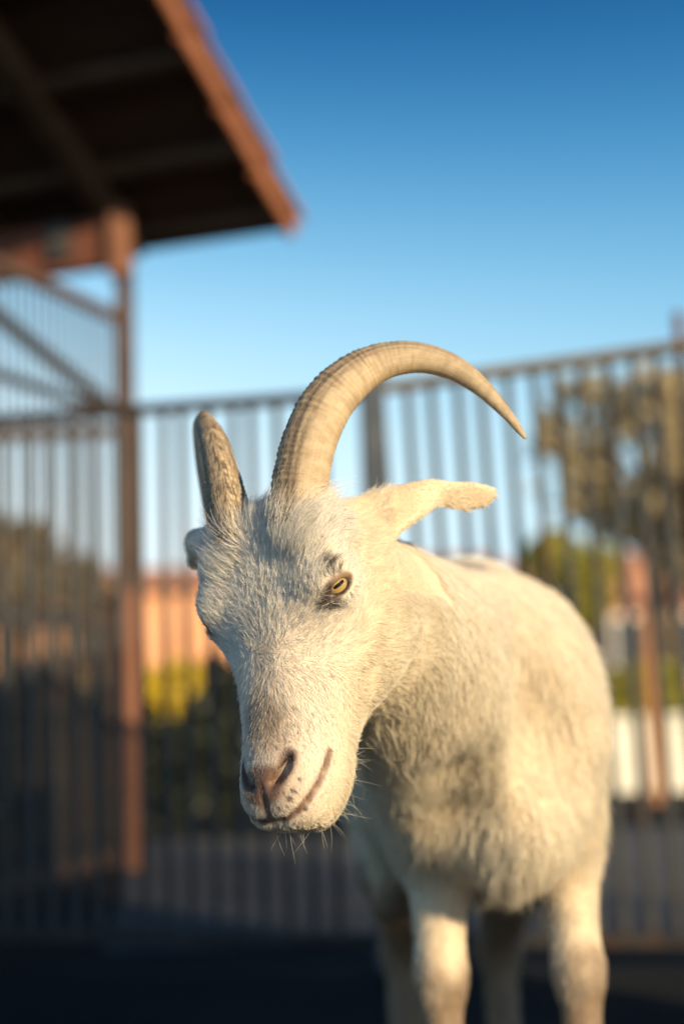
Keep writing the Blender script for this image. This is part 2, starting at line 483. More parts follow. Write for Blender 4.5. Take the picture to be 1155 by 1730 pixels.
# light relaxation of the fine surface
ed = np.concatenate([Q[:, [i, (i + 1) % 4]] for i in range(4)])
for it in range(2):
    s = np.zeros_like(V); n = np.zeros(len(V))
    for q in range(3): s[:, q] = np.bincount(ed[:, 0], V[ed[:, 1], q], len(V)) + np.bincount(ed[:, 1], V[ed[:, 0], q], len(V))
    n = np.bincount(ed[:, 0], minlength=len(V)) + np.bincount(ed[:, 1], minlength=len(V))
    V = V * .6 + (s / n[:, None]) * .4

# ---- colour of hide and hair from the head-local position
EYE = [mir(E_L, 1), mir(E_L, -1)]
NOSm = [[mir(q, s) for q in NOS] for s in (1, -1)]
def seg_dist(p, pts):
    d = np.full(len(p), 9.0)
    for a, b in zip(pts[:-1], pts[1:]):
        ba = b - a; t = np.clip(((p - a) @ ba) / (ba @ ba), 0, 1)
        d = np.minimum(d, np.linalg.norm(p - a - t[:, None] * ba, axis=1))
    return d
MOUL = [mir(q, 1) for q in MOU] + [mir(q, -1) for q in MOU[::-1]]
PHIL = [pn, m_mid]
def masks(q):
    m = {}
    qm = q.copy(); qm[:, 0] = -np.abs(qm[:, 0])          # fold to the goat's left side
    m['lip'] = 1 - sstep(.0014, .0040, seg_dist(qm, [mir(a, 1) for a in MOU]) )
    dn = seg_dist(qm, NOS); m['nos'] = 1 - sstep(.003, .008, dn); m['nosin'] = 1 - sstep(.0022, .0042, dn)
    m['fleck'] = np.zeros(len(q))
    for fp, fr in FLECK: m['fleck'] = np.maximum(m['fleck'], 1 - sstep(fr * .5, fr, np.linalg.norm(q - fp, axis=1)))
    padc = (NOS[2] + mir(NOS[2], -1)) / 2
    m['pad'] = 1 - sstep(.010, .017, np.linalg.norm((q - padc - np.array([0, .004, 0])) * np.array([.8, 1.0, .7]), axis=1))
    m['core'] = 1 - sstep(.0007, .0018, seg_dist(qm, [mir(a, 1) for a in MOU]))
    m['phil'] = 1 - sstep(.002, .006, seg_dist(q, PHIL))
    u = qm - E_L
    ea, eb, en = u @ t1, u @ t2, u @ n_L
    m['eye'] = (1 - sstep(.9, 1.25, np.sqrt(((ea + .0014) / .0124) ** 2 + (eb / .0070) ** 2))) * (np.abs(en) < .02)
    m['lid'] = np.clip(.15 + sstep(.002, -.004, eb) + sstep(-.001, -.009, ea), 0, 1)
    m['canth'] = 1 - sstep(.0026, .0050, seg_dist(qm, [E_L - t1 * .011 - t2 * .001, E_L - t1 * .021 - t2 * .005]))
    m['brow'] = 1 - sstep(.003, .012, seg_dist(qm, BROW))
    m['tear'] = 1 - sstep(.002, .011, seg_dist(qm, TEAR))
    return m

CREAM = np.array([.80, .69, .51]); WHITE = np.array([.88, .83, .75])
def hair_colour(p):
    q = W2L(p); n = len(p)
    head = 1 - sstep(.10, .16, np.linalg.norm((q - np.array([0, .03, -.04])) * np.array([1, .75, 1]), axis=1))
    n1 = vnoise(p, 60, 1); n2 = vnoise(p * np.array([1, 1, .5]), 10, 2); n3 = vnoise(p * np.array([1, 1, .5]), 30, 3)
    c = CREAM + (WHITE - CREAM) * (head * sstep(-.055, -.01, q[:, 2]) * .8 + (1 - head) * .15)[:, None]  # forehead whiter than the cheeks: sky light partly put into the hair colour
    c = c * (1 + .06 * n1 + .05 * n2)[:, None]
    tan = np.array([.58, .43, .27])
    wt = sstep(.1, .7, n2 + .6 * n3) * (1 - head) * .20
    c = c + (tan - c) * wt[:, None]
    # dirt on the lower legs and the underside
    leg = 1 - sstep(.352, .425, p[:, 2] + .055 * n3 + .02 * n1)
    c = c + (np.array([.20, .125, .07]) - c) * (leg * .85)[:, None]
    m = masks(q); n5 = np.clip(.75 + 1.0 * vnoise(p, 420, 12), 0.1, 1.3)
    for kk in ('brow', 'tear'): m[kk] = np.clip(m[kk] * n5, 0, 1)
    brn = np.exp(-(q[:, 0] / .017) ** 2 - ((q[:, 1] - .092) / .030) ** 2) * sstep(-.02, -.004, q[:, 2])
    c = c + (np.array([.26, .17, .10]) - c) * (np.clip(brn * (1.0 + .6 * n1), 0, .8) * head)[:, None]
    gry = np.exp(-(q[:, 0] / .022) ** 2) * sstep(-.02, 0, q[:, 2]) * head * sstep(.0, .5, n1 + n3 * .5)
    c = c + (np.array([.35, .32, .29]) - c) * (gry * .35)[:, None]
    sn = np.exp(-((q[:, 1] - .135) / .02) ** 2) * head * sstep(-.035, -.012, q[:, 2])
    c = c + (np.array([.42, .27, .18]) - c) * (sn * .35)[:, None]
    for key, cc, a in (('brow', (.035, .032, .032), .98), ('tear', (.035, .028, .028), .98), ('lip', (.17, .09, .06), .85), ('fleck', (.05, .035, .03), .85),
                       ('nos', (.16, .08, .05), .7), ('pad', (.24, .14, .09), .75), ('phil', (.16, .09, .06), .5), ('canth', (.05, .03, .03), .9)):
        c = c + (np.array(cc) - c) * (np.clip(m[key] * a * head, 0, 1))[:, None]
    return np.clip(c, .01, .95), q, head, m

def skin_colour(p):
    c, q, head, m = hair_colour(p)
    c = c * np.array([.80, .70, .62])
    c = c + (np.array([.30, .20, .13]) - c) * (m['eye'] * head)[:, None]; m['eye'] = m['eye'] * m['lid']
    for key, cc, a in (('lip', (.13, .06, .04), .95), ('core', (.03, .014, .010), .95), ('nos', (.10, .045, .03), .85), ('nosin', (.012, .006, .005), 1), ('fleck', (.03, .02, .018), .9), ('pad', (.17, .092, .062), .9),
                       ('phil', (.14, .075, .05), .7), ('eye', (.022, .013, .010), .95), ('canth', (.05, .025, .02), .95)):
        c = c + (np.array(cc) - c) * (np.clip(m[key] * a * head, 0, 1))[:, None]
    return c

goat = empty('goat', (BX, 1.75, 0), 'cream white goat with long curved horns standing in front of the barred fence', 'goat')
me = np_mesh('body', V, Q)
ca = me.color_attributes.new('hide', 'FLOAT_COLOR', 'POINT')
cc = skin_colour(V); ca.data.foreach_set('color', np.concatenate([cc, np.ones((len(V), 1))], 1).astype(np.float32).ravel())
m_skin = Mat('goat_hide')
at = m_skin.node('ShaderNodeAttribute', attribute_name='hide')
sp = m_skin.noise(900, 2)
m_skin.base(m_skin.mix(at.outputs['Color'], m_skin.ramp(sp, [(.3, (.75, .75, .75)), (.7, (1.1, 1.1, 1.1))]), .6, 'MULTIPLY'))
m_skin.set(Roughness=.55); m_skin.bump(sp, .35, .0006)
link('body', me, goat, m_skin.m)

base_l = np.array([-.0365, -.044, -.012])
# ---- fur
tri = np.concatenate([Q[:, [0, 1, 2]], Q[:, [0, 2, 3]]])
e1 = V[tri[:, 1]] - V[tri[:, 0]]; e2 = V[tri[:, 2]] - V[tri[:, 0]]
cr = np.cross(e1, e2); area = np.linalg.norm(cr, axis=1) / 2
VN = np.zeros_like(V)
for i in range(3):
    for q in range(3): VN[:, q] += np.bincount(tri[:, i], cr[:, q], len(V))
VN /= np.maximum(np.linalg.norm(VN, axis=1, keepdims=True), 1e-12)
ctr = V[tri].mean(1); ql = W2L(ctr)
hd = 1 - sstep(.11, .17, np.linalg.norm((ql - np.array([0, .03, -.04])) * np.array([1, .75, 1]), axis=1))
facing = sstep(-.5, .1, -(cr / np.maximum(2 * area, 1e-12)[:, None]) @ np.array([0, 1, 0.]))
dens = (hd * 1.6e6 + (1 - hd) * (1.1e5 + 1.3e5 * (ctr[:, 1] < 1.75))) * (.35 + .65 * facing)
dens *= np.where(ctr[:, 2] < .05, 0, 1)
pr = area * dens; NH = int(pr.sum())
pick = RNG.choice(len(tri), NH, p=pr / pr.sum())
u, v = RNG.random(NH), RNG.random(NH); fl = u + v > 1; u[fl] = 1 - u[fl]; v[fl] = 1 - v[fl]
w0 = (1 - u - v)[:, None]; u = u[:, None]; v = v[:, None]
T = tri[pick]
root = w0 * V[T[:, 0]] + u * V[T[:, 1]] + v * V[T[:, 2]]
nor = w0 * VN[T[:, 0]] + u * VN[T[:, 1]] + v * VN[T[:, 2]]
colr, q, head, mk = hair_colour(root)
keep = np.ones(NH, bool)
r1 = RNG.random(NH)
bare = np.maximum.reduce([mk['eye'], mk['nos'] * .9, mk['canth'], mk['pad'] * .8, mk['lip'] * .85, mk['phil'] * .6]) * (head > .3)
keep &= r1 > bare
root, nor, colr, q, head = (a[keep] for a in (root, nor, colr, q, head)); mk = {k: a[keep] for k, a in mk.items()}
NH = len(root)
# direction the hair lies in
x, y, z = q.T
wy = .045
fwd = np.tanh((y - wy) / .02)
dl = np.stack([np.sign(x) * np.minimum(np.abs(x) / .03, 1.2) * .8, fwd, -.3 * np.ones(NH)], 1)
side = sstep(-.025, -.055, z)
ds = np.stack([0 * x, -.35 * np.ones(NH), -.9 * np.ones(NH)], 1)
dl = dl * (1 - side)[:, None] + ds * side[:, None]
chin = sstep(.095, .115, y) * sstep(-.035, -.05, z)
dl = dl + (np.array([0, .8, -.6]) - dl) * chin[:, None]
# hair round the eye fans out from the lids
for s in (1, -1):
    uu = q - mir(E_L, s); dd = np.linalg.norm(uu, axis=1); wgt = np.exp(-(dd / .018) ** 2)
    dl = dl * (1 - wgt)[:, None] + (uu / np.maximum(dd, 1e-6)[:, None]) * 1.2 * wgt[:, None]
dh = dl @ R.T
db = np.stack([.0 * x, .55 * np.ones(NH), -.85 * np.ones(NH)], 1)
db[:, 0] += .5 * vnoise(root, 10, 8)
db[root[:, 2] < .38] = (0, .1, -1)
flow = dh * head[:, None] + db * (1 - head)[:, None]
earw = (root[:, 0] > .04) & (root[:, 1] < 1.2) & (root[:, 2] > .70)
flow[earw] = r_ * 1.0 - u_ * .25
cl = np.stack([vnoise(root, 70, s) for s in (4, 5, 6)], 1) * (.18 + .42 * head)[:, None] + \
     np.stack([vnoise(root, 220, s) for s in (7, 8, 9)], 1) * (.14 + .16 * head)[:, None]
flow = flow + cl + RNG.normal(0, .13, (NH, 3))
flow[earw] = r_ * 1.0 - u_ * .2 + RNG.normal(0, .08, (int(earw.sum()), 3))
flow -= (flow * nor).sum(1, keepdims=True) * nor
flow /= np.maximum(np.linalg.norm(flow, axis=1, keepdims=True), 1e-6)
top = sstep(-.030, -.055, y) * sstep(-.04, -.01, z)
Lh = .0058 + .0022 * sstep(.06, .02, y) + .010 * top + .002 * side
Lh = Lh - .0032 * sstep(.085, .125, y)
Lh = np.where(mk['brow'] + mk['tear'] > .3, Lh * .8, Lh)
Lb = .012 + .008 * (vnoise(root, 14, 5) * .5 + .5)
Lb = Lb + .020 * sstep(.50, .43, root[:, 2]) * sstep(.33, .40, root[:, 2]) * (root[:, 1] < 1.9)
legw = np.minimum(np.hypot(root[:, 0] - FL[0][0], root[:, 1] - FL[0][1]), np.hypot(root[:, 0] - FL[1][0], root[:, 1] - FL[1][1]))
legw = (1 - sstep(.05, .085, legw)) * sstep(.50, .44, root[:, 2])
Lb = Lb * (1 - legw) + .008 * legw
Lb = np.where(root[:, 2] < .33, .011, Lb)
ear_l = (root[:, 0] > .035) & (root[:, 1] > 1.02) & (root[:, 1] < 1.12) & (root[:, 2] > .715)
ear_r = (root[:, 0] < -.085) & (root[:, 1] > 1.05)
Ln = (Lh * head + Lb * (1 - head)) * RNG.uniform(.65, 1.2, NH)
hb = np.minimum(np.linalg.norm(q - base_l, axis=1), np.linalg.norm(q - mir(base_l, -1), axis=1))
hbw = (1 - sstep(.026, .036, hb)) * head
Ln = np.where(ear_l | ear_r, .0042, Ln) + .007 * hbw * RNG.random(NH)
lift = .26 * (1 - head) + .22 * head + .25 * chin + .5 * hbw + RNG.normal(0, .10, NH)
lift = np.where(ear_l | ear_r, lift * .35, lift); lift = lift * (1 - .5 * legw) * np.where(root[:, 2] < .40, .6, 1)
NP = 4
guard = (RNG.random(NH) < .05 + .05 * (head < .5)) & (legw < .2) & ~(ear_l | ear_r)
Ln = np.where(guard, Ln * 1.45, Ln); lift = np.where(guard, lift + .14, lift)
pts = np.empty((NH, NP, 3), np.float32)
bend = RNG.normal(0, .12, (NH, 3))
sag = np.array([0, 0, -1.0])
for i in range(NP):
    t = i / (NP - 1)
    dirv = flow * (1 - lift * (1 - t))[:, None] + nor * (lift * (1.15 - .55 * t))[:, None] + bend * t + sag * ((1 - head) * .25 * t)[:, None]
    pts[:, i] = root + dirv * (Ln * t)[:, None] - nor * .0003
# locks: hairs lean their tips towards the middle of their clump
def clump(cell, sel, pull):
    id_ = np.flatnonzero(sel); rt = root[id_]
    wob = rt + np.stack([vnoise(rt, .7 / cell, s_) for s_ in (31, 32, 33)], 1) * cell * .45
    key = np.floor(wob / cell).astype(np.int64); key = key[:, 0] * 1000003 + key[:, 1] * 10007 + key[:, 2]
    _, inv = np.unique(key, return_inverse=True); inv = inv.ravel(); n_ = inv.max() + 1
    cnt_ = np.bincount(inv, minlength=n_)[:, None]
    tipm = np.stack([np.bincount(inv, pts[id_, -1, q_], n_) for q_ in range(3)], 1) / cnt_
    for i in range(1, NP):
        t = i / (NP - 1)
        pts[id_, i] += ((tipm[inv] - pts[id_, -1]) * (pull * t ** 1.5)).astype(np.float32)
notear = ~(ear_l | ear_r)
clump(.016, (head < .5) & notear, .10); clump(.024, (head < .5) & notear & (root[:, 2] < .475) & (root[:, 2] > .38) & (legw < .3), .5)
clump(.005, (head >= .5) & notear, .12)
rad0 = (.00015 * head + .00042 * (1 - head)) * RNG.uniform(.8, 1.2, NH)
rad = rad0[:, None] * np.array([1.0, .95, .7, .12])[None]
colr = np.clip(colr * RNG.uniform(.72, 1.12, (NH, 1)), .01, .95)
dk = (RNG.random(NH) < .05) & (head > .5) & (z > -.03); colr[dk] *= .28

def curves(name, pts, rad, colr, mat, parent):
    n, k = pts.shape[:2]
    hc = bpy.data.hair_curves.new(name); hc.add_curves([k] * n)
    hc.attributes['position'].data.foreach_set('vector', np.ascontiguousarray(pts, np.float32).ravel())
    ra = hc.attributes.get('radius') or hc.attributes.new('radius', 'FLOAT', 'POINT')
    ra.data.foreach_set('value', np.ascontiguousarray(rad, np.float32).ravel())
    a = hc.attributes.new('tint', 'FLOAT_COLOR', 'CURVE')
    a.data.foreach_set('color', np.concatenate([colr, np.ones((n, 1))], 1).astype(np.float32).ravel())
    return link(name, hc, parent, mat)

m_fur = Mat('goat_fur')
at = m_fur.node('ShaderNodeAttribute', attribute_name='tint')
hb = m_fur.node('ShaderNodeBsdfHairPrincipled'); hb.parametrization = 'COLOR'
m_fur.l.new(at.outputs['Color'], hb.inputs['Color'])
hb.inputs['Roughness'].default_value = .45; hb.inputs['Radial Roughness'].default_value = .6
df = m_fur.node('ShaderNodeBsdfDiffuse'); m_fur.l.new(at.outputs['Color'], df.inputs['Color'])
mx = m_fur.node('ShaderNodeMixShader'); mx.inputs[0].default_value = .5
m_fur.l.new(hb.outputs[0], mx.inputs[1]); m_fur.l.new(df.outputs[0], mx.inputs[2])
m_fur.l.new(mx.outputs[0], m_fur.n['Material Output'].inputs['Surface'])
curves('fur', pts, rad, colr, m_fur.m, goat)
print('FUR', NH, 'VERTS', len(V))

# ---- whiskers on chin and lips, lashes
wr = []
sel = np.where((head > .6) & (y > .10) & (z < -.030) & (nor @ np.array([0, 0, -1]) > -.5))[0]
sel = RNG.choice(sel, min(62, len(sel)), replace=False)
wp = np.empty((len(sel), 5, 3)); wl = RNG.uniform(.007, .021, len(sel))
wd = nor[sel] + flow[sel] * .3 + RNG.normal(0, .3, (len(sel), 3)); wd /= np.linalg.norm(wd, axis=1, keepdims=True)
wb = RNG.normal(0, .3, (len(sel), 3)) + np.array([0, 0, -.15])
for i in range(5):
    t = i / 4; wp[:, i] = root[sel] + (wd * t + wb * t * t * .6) * wl[:, None]
curves('whiskers', wp, np.full((len(sel), 5), .00008) * np.array([1, .9, .8, .6, .2]), np.tile((.85, .78, .62), (len(sel), 1)), m_fur.m, goat)

# ---- horns: swept keeled section, both from the same curve mirrored in the head's own plane
m_horn = Mat('horn')
at = m_horn.node('ShaderNodeAttribute', attribute_name='hornuv')
sx_ = m_horn.node('ShaderNodeSeparateXYZ'); m_horn.l.new(at.outputs['Vector'], sx_.inputs[0])
def hn(scale, det=5):
    no = m_horn.node('ShaderNodeTexNoise'); mp = m_horn.node('ShaderNodeMapping'); mp.inputs['Scale'].default_value = scale
    m_horn.l.new(at.outputs['Vector'], mp.inputs[0]); m_horn.l.new(mp.outputs[0], no.inputs['Vector'])
    no.inputs['Scale'].default_value = 1; no.inputs['Detail'].default_value = det; return no.outputs['Fac']
fib = hn((26, 190, 190)); ring = hn((190, 5, 5), 3); blot = hn((120, 70, 70), 6)
c1 = m_horn.ramp(fib, [(.28, (.38, .29, .18)), (.55, (.46, .365, .245)), (.75, (.53, .44, .32))])
c2 = m_horn.mix(c1, m_horn.ramp(ring, [(.38, (.62, .55, .48)), (.6, (1, 1, 1))]), .5, 'MULTIPLY')
ky = m_horn.node('ShaderNodeMath', operation='ADD'); m_horn.l.new(sx_.outputs['Z'], ky.inputs[0]); ky.inputs[1].default_value = 0
kr = m_horn.ramp(ky.outputs[0], [(.0, (0, 0, 0)), (.45, (.1, .1, .1)), (.8, (.9, .9, .9))])
kb = m_horn.mix(kr, m_horn.ramp(blot, [(.44, (0, 0, 0)), (.58, (1, 1, 1))]), 1.0, 'MULTIPLY')
kbv = m_horn.node('ShaderNodeRGBToBW'); m_horn.l.new(kb, kbv.inputs[0])
c3 = m_horn.mix(m_horn.mix(c2, (1.02, .98, .92), 1.0, 'MULTIPLY'), (.075, .05, .035), kbv.outputs[0])
ag = m_horn.node('ShaderNodeAttribute', attribute_name='groove'); gs = m_horn.node('ShaderNodeMath', operation='MULTIPLY'); gs.inputs[1].default_value = .62
m_horn.l.new(ag.outputs['Fac'], gs.inputs[0]); c3 = m_horn.mix(c3, (.10, .07, .045), gs.outputs[0])  # groove lines: dirt and crease shade painted dark into the colour
m_horn.base(c3); m_horn.set(Roughness=.55); m_horn.bump(fib, .35, .0012)

# centre line and width in photograph pixels -> (v, u) in the horn's plane
cl_px = [(503, 890, 98), (503, 868, 98), (508, 810, 96), (523, 745, 93), (552, 682, 90), (596, 636, 80), (642, 611, 67), (690, 603, 58), (735, 609, 50),
         (778, 628, 43), (820, 661, 31), (856, 700, 20), (878, 728, 12), (887, 741, 5)]
base_l = np.array([-.0365, -.044, -.012])
uu_ = np.array([0, -1.0, 0]); vv_ = unit((-.76, 0, -.65))
def project(pw):
    d = pw - CAM; zf = d @ f_; return np.array([577.5 + F * (d @ r_) / zf, 865 - F * (d @ u_) / zf])
nrm_pl = unit(np.cross(uu_, vv_))
pl0 = L2W(base_l); pln = R @ nrm_pl
def on_plane(px, py):
    d = ray(px, py); t = ((pl0 - CAM) @ pln) / (d @ pln); return CAM + d * t
cen = []
for (px, py, wd) in cl_px:
    pw = on_plane(px, py); scale = F / ((pw - CAM) @ f_)
    cen.append(np.concatenate([W2L(pw), [wd / scale / 2]]))
cen = np.array(cen)
# the base sinks into the skull
def catmull(c, n):
    out = []
    c = np.concatenate([[2 * c[0] - c[1]], c, [2 * c[-1] - c[-2]]])
    for i in range(1, len(c) - 2):
        for k in range(n):
            t = k / n; a, b, d, e = c[i - 1], c[i], c[i + 1], c[i + 2]
            out.append(.5 * ((2 * b) + (-a + d) * t + (2 * a - 5 * b + 4 * d - e) * t * t + (-a + 3 * b - 3 * d + e) * t ** 3))
    out.append(c[-2]); return np.array(out)
hc_ = catmull(cen, 26)
arc = np.concatenate([[0], np.cumsum(np.linalg.norm(np.diff(hc_[:, :3], axis=0), axis=1))])
NS = 56
for s in (1, -1):
    Vh = []; UV = []; GV = []
    for i, (c, L) in enumerate(zip(hc_, arc)):
        d = hc_[min(i + 1, len(hc_) - 1), :3] - hc_[max(i - 1, 0), :3]; d = unit(d)
        out = unit(np.cross(nrm_pl, d))
        if out @ (hc_[0, :3] + vv_ * .08 - c[:3]) > 0: out = -out      # outer (keel) side
        frac = L / arc[-1]
        for k in range(NS):
            th = 2 * math.pi * k / NS; co, si = math.cos(th), math.sin(th)
            tp = 1 if s > 0 else 1 - .30 * sstep(.12, .45, frac)
            a = c[3] * tp; b = c[3] * .78 * tp
            rr = 1.0
            keel = max(co, 0) ** 3
            pr_ = co * a * (1.0); pb = si * b * (1 - .35 * keel)
            # length-wise grooves either side of the keel, cross ridges fading to the tip
            ang = abs(math.atan2(si, co)); g_ = math.exp(-((ang - 1.02 - .05 * math.sin(L * 60)) / .09) ** 2) + .7 * math.exp(-((ang - 1.38 + .04 * math.sin(L * 45)) / .07) ** 2); gro = -.085 * g_
            rid = (.012 + .014 * (frac < .5)) * math.sin(L * 2 * math.pi / .0042 + 1.3 * math.sin(L * 310) + .5 * math.sin(3 * th)) + .010 * math.sin(L * 2 * math.pi / .0155 + 2 * math.sin(L * 90))
            rid *= (.45 + .9 * (.5 + .5 * math.sin(L * 173 + 2.1 * math.sin(L * 61)))) * (1 - sstep(.45, .95, frac)) * (.35 + .65 * (co > -.2))
            f2 = 1 + gro * (1 - frac) + rid
            Vh.append(c[:3] + out * pr_ * f2 + nrm_pl * pb * f2)
            GV.append(g_ * (1 - sstep(.35, .8, frac)))
            UV.append((L, th / 6.283 * .12, min(1, (co * .5 + .5) * (1 - .55 * frac) + .5 * g_ * (1 - .8 * frac))))
    Vh = np.array(Vh); 
    if s < 0: Vh = Vh * np.array([-1, 1, 1])
    Vh = L2W(Vh); n = len(hc_)
    if s < 0:                      # this horn leans a little further out
        an = math.radians(10); pv0 = L2W(mir(base_l, -1)); kx = -f_ ; vv = Vh - pv0
        Vh = pv0 + vv * math.cos(an) + np.cross(kx, vv) * math.sin(an) + np.outer(vv @ kx, kx) * (1 - math.cos(an))
    ii, kk = np.meshgrid(np.arange(n - 1), np.arange(NS), indexing='ij')
    a = ii * NS + kk; b = ii * NS + (kk + 1) % NS
    Qh = np.stack([a, b, b + NS, a + NS], -1).reshape(-1, 4)
    if s < 0: Qh = Qh[:, ::-1]
    hm = np_mesh('horn', Vh, Qh)
    ua = hm.attributes.new('hornuv', 'FLOAT_VECTOR', 'POINT'); ua.data.foreach_set('vector', np.array(UV, np.float32).ravel())
    ga = hm.attributes.new('groove', 'FLOAT', 'POINT'); ga.data.foreach_set('value', np.array(GV, np.float32))
    tag(link('horn', hm, goat, m_horn.m), 'long horn sweeping in a wide arc to a fine tip' if s > 0 else 'foreshortened horn curving away behind the head')

# ---- eyes
m_eye = Mat('goat_eye')
tc = m_eye.node('ShaderNodeTexCoord'); ln = m_eye.node('ShaderNodeVectorMath', operation='LENGTH')
mp = m_eye.node('ShaderNodeMapping'); mp.inputs['Scale'].default_value = (1, 1, 0)
m_eye.l.new(tc.outputs['Object'], mp.inputs[0]); m_eye.l.new(mp.outputs[0], ln.inputs[0])
sc_ = m_eye.node('ShaderNodeMath', operation='MULTIPLY'); sc_.inputs[1].default_value = 100; m_eye.l.new(ln.outputs['Value'], sc_.inputs[0])
irn = m_eye.noise(900, 3)
iris = m_eye.ramp(sc_.outputs[0], [(.0, (.36, .23, .075)), (.40, (.43, .29, .10)), (.85, (.29, .18, .055)), (.97, (.03, .018, .01))])
m_eye.base(m_eye.mix(iris, m_eye.ramp(irn, [(.3, (.7, .7, .7)), (.7, (1.1, 1.1, 1.1))]), .8, 'MULTIPLY'))
m_eye.set(Roughness=.12, Coat_Weight=1.0, Coat_Roughness=.02)
m_pup = Mat('pupil'); m_pup.base((.006, .006, .007)); m_pup.set(Roughness=.5, Specular_IOR_Level=.1)
for s in (1, -1):
    n, a, b, c = (mir(q, s) for q in (n_L, t1, t2, C_L))
    # look a little towards the picture taker
    look = unit(n + .12 * mir(np.array([Xc[2], Yc[2], Zc[2]]), 1 if s > 0 else -1))
    a2 = unit(a - (a @ look) * look); b2 = np.cross(look, a2)
    M = np.stack([R @ a2, R @ b2, R @ look], 1); cw = L2W(c)
    nu, nv = 40, 24
    vs = []; fs = []
    for j in range(nv + 1):
        ph = math.pi * j / nv
        for i in range(nu):
            th = 2 * math.pi * i / nu
            p = np.array([math.sin(ph) * math.cos(th), math.sin(ph) * math.sin(th), math.cos(ph)]) * ER
            p[2] += .0012 * math.exp(-(ph / .55) ** 2)
            vs.append(p)
    for j in range(nv):
        for i in range(nu): fs.append((j * nu + i, (j + 1) * nu + i, (j + 1) * nu + (i + 1) % nu, j * nu + (i + 1) % nu))
    em = np_mesh('eye', np.array(vs), np.array(fs)); em.materials.append(m_eye.m)
    eo = bpy.data.objects.new('eye', em); COL.objects.link(eo)
    mw = Matrix([list(M[i]) + [cw[i]] for i in range(3)] + [[0, 0, 0, 1]])
    eo.parent = goat; eo.matrix_basis = Matrix.Translation(-Vector(goat.location)) @ mw
    pv = []; pf = []; npn = 28
    for k in range(npn):                               # rounded slot, domed to the eyeball
        th = 2 * math.pi * k / npn
        px = .0046 * math.copysign(abs(math.cos(th)) ** .5, math.cos(th)); py = .0013 * math.copysign(abs(math.sin(th)) ** .7, math.sin(th))
        for rr in (1.0, .5):
            X_, Y_ = px * rr, py * rr
            ph = math.asin(math.hypot(X_, Y_) / ER)
            pv.append((X_, Y_, math.cos(ph) * ER + .0012 * math.exp(-(ph / .55) ** 2) + .00012))
    pv.append((0, 0, ER + .0012 + .00012)); pf = []
    pm = bpy.data.meshes.new('pupil')
    for k in range(npn):
        a_, b_ = 2 * k, 2 * ((k + 1) % npn); pf.append((a_, b_, b_ + 1, a_ + 1)); pf.append((a_ + 1, b_ + 1, len(pv) - 1))
    pm.from_pydata([tuple(q) for q in pv], [], pf); pm.materials.append(m_pup.m)
    po = bpy.data.objects.new('pupil', pm); COL.objects.link(po); po.parent = eo

# ---- hooves
m_hoof = noisy('hoof', (.05, .04, .03), (.12, .09, .06), 60, .6, bump=.2)
for (x_, y_) in FL + [(a, b + .01) for a, b in HL]:
    h = MB()
    for sd in (-1, 1):
        vs = []
        for zz, sc, sh in ((.0, 1.0, -.028), (.018, .95, -.023), (.048, .72, -.012)):
            for k in range(10):
                a = 2 * math.pi * k / 10
                vs.append((x_ + sd * .0135 + .0125 * sc * math.cos(a), y_ + sh + .034 * sc * math.sin(a), zz))
        fs = [tuple(range(9, -1, -1)), tuple(range(20, 30))]
        for j in range(2):
            for k in range(10): fs.append((j * 10 + k, j * 10 + (k + 1) % 10, (j + 1) * 10 + (k + 1) % 10, (j + 1) * 10 + k))
        h.add(vs, fs)
    h.build('hoof', m_hoof, goat, True)

# ------------------------------------------------------------------ the barred fence behind the goat
m_bar = noisy('galvanised_bars', (.046, .046, .046), (.080, .080, .080), 9, .5, .2, .15, rust=(.11, .060, .032))
m_rail_sunlit = noisy('sunlit_rail', (.10, .075, .045), (.24, .18, .10), 14, .75, 0, .3)  # right top rail only: its sunlit tan is put into the colour
m_dark = noisy('dark_steel', (.030, .026, .024), (.06, .05, .045), 12, .6, .2, .2, rust=(.085, .042, .024))
m_brown = noisy('brown_paint', (.055, .032, .024), (.105, .062, .045), 10, .65, 0, .25)
FA, FB = G(0, 1628), G(1155, 1643)
fd = unit(FB - FA); FLEN = np.linalg.norm(FB - FA); fn_ = np.array([-fd[1], fd[0], 0])
def fpt(px):                       # fence parameter under a picture column
    d = ray(px, 1400); n2 = np.array([fn_[0], fn_[1]])
    t = ((FA[:2] - CAM[:2]) @ n2) / (d[:2] @ n2); return ((CAM + d * t)[:2] - FA[:2]) @ fd[:2]
FH = 1.325
def fence_panel(s0, s1, label, lean, off, mrail, h0=FH, h1=FH):
    t = empty('barred_fence', FA + fd * s0, label, 'fence', 'barred fence panels')
    k = MB(); k.bar(FA + fd * s0 + (0, 0, h0), FA + fd * s1 + (0, 0, h1), .030, .026, bevel=.004); k.build('top_rail', mrail, t)
    k = MB(); k.bar(FA + fd * s0 + (0, 0, .065), FA + fd * s1 + (0, 0, .065), .030, .030, bevel=.004); k.build('bottom_rail', m_dark, t)
    n = int((s1 - s0 - .05) / .0582); first = None
    for i in range(n):
        b = FA + fd * (s0 + off + i * .0582)
        if first is None:
            h = MB(); h.bar((0, 0, .08), (lean, 0, FH - .013), .0205, .014, up=(0, 1, 0), bevel=.003)
            me = h.build('bar', m_bar, t); first = me
            me.parent = t; me.matrix_parent_inverse = Matrix.Identity(4)
        else:
            me = first.copy(); COL.objects.link(me); me.parent = t
        me.matrix_basis = Matrix.Translation(Vector(b - (FA + fd * s0))) @ Matrix.Rotation(math.atan2(fd[1], fd[0]), 4, 'Z') @ Matrix.Rotation(RNG.normal(0, .0035), 4, 'Y') @ Matrix.Diagonal((1, 1, (h0 + (h1 - h0) * i / n) / FH, 1))
    return t
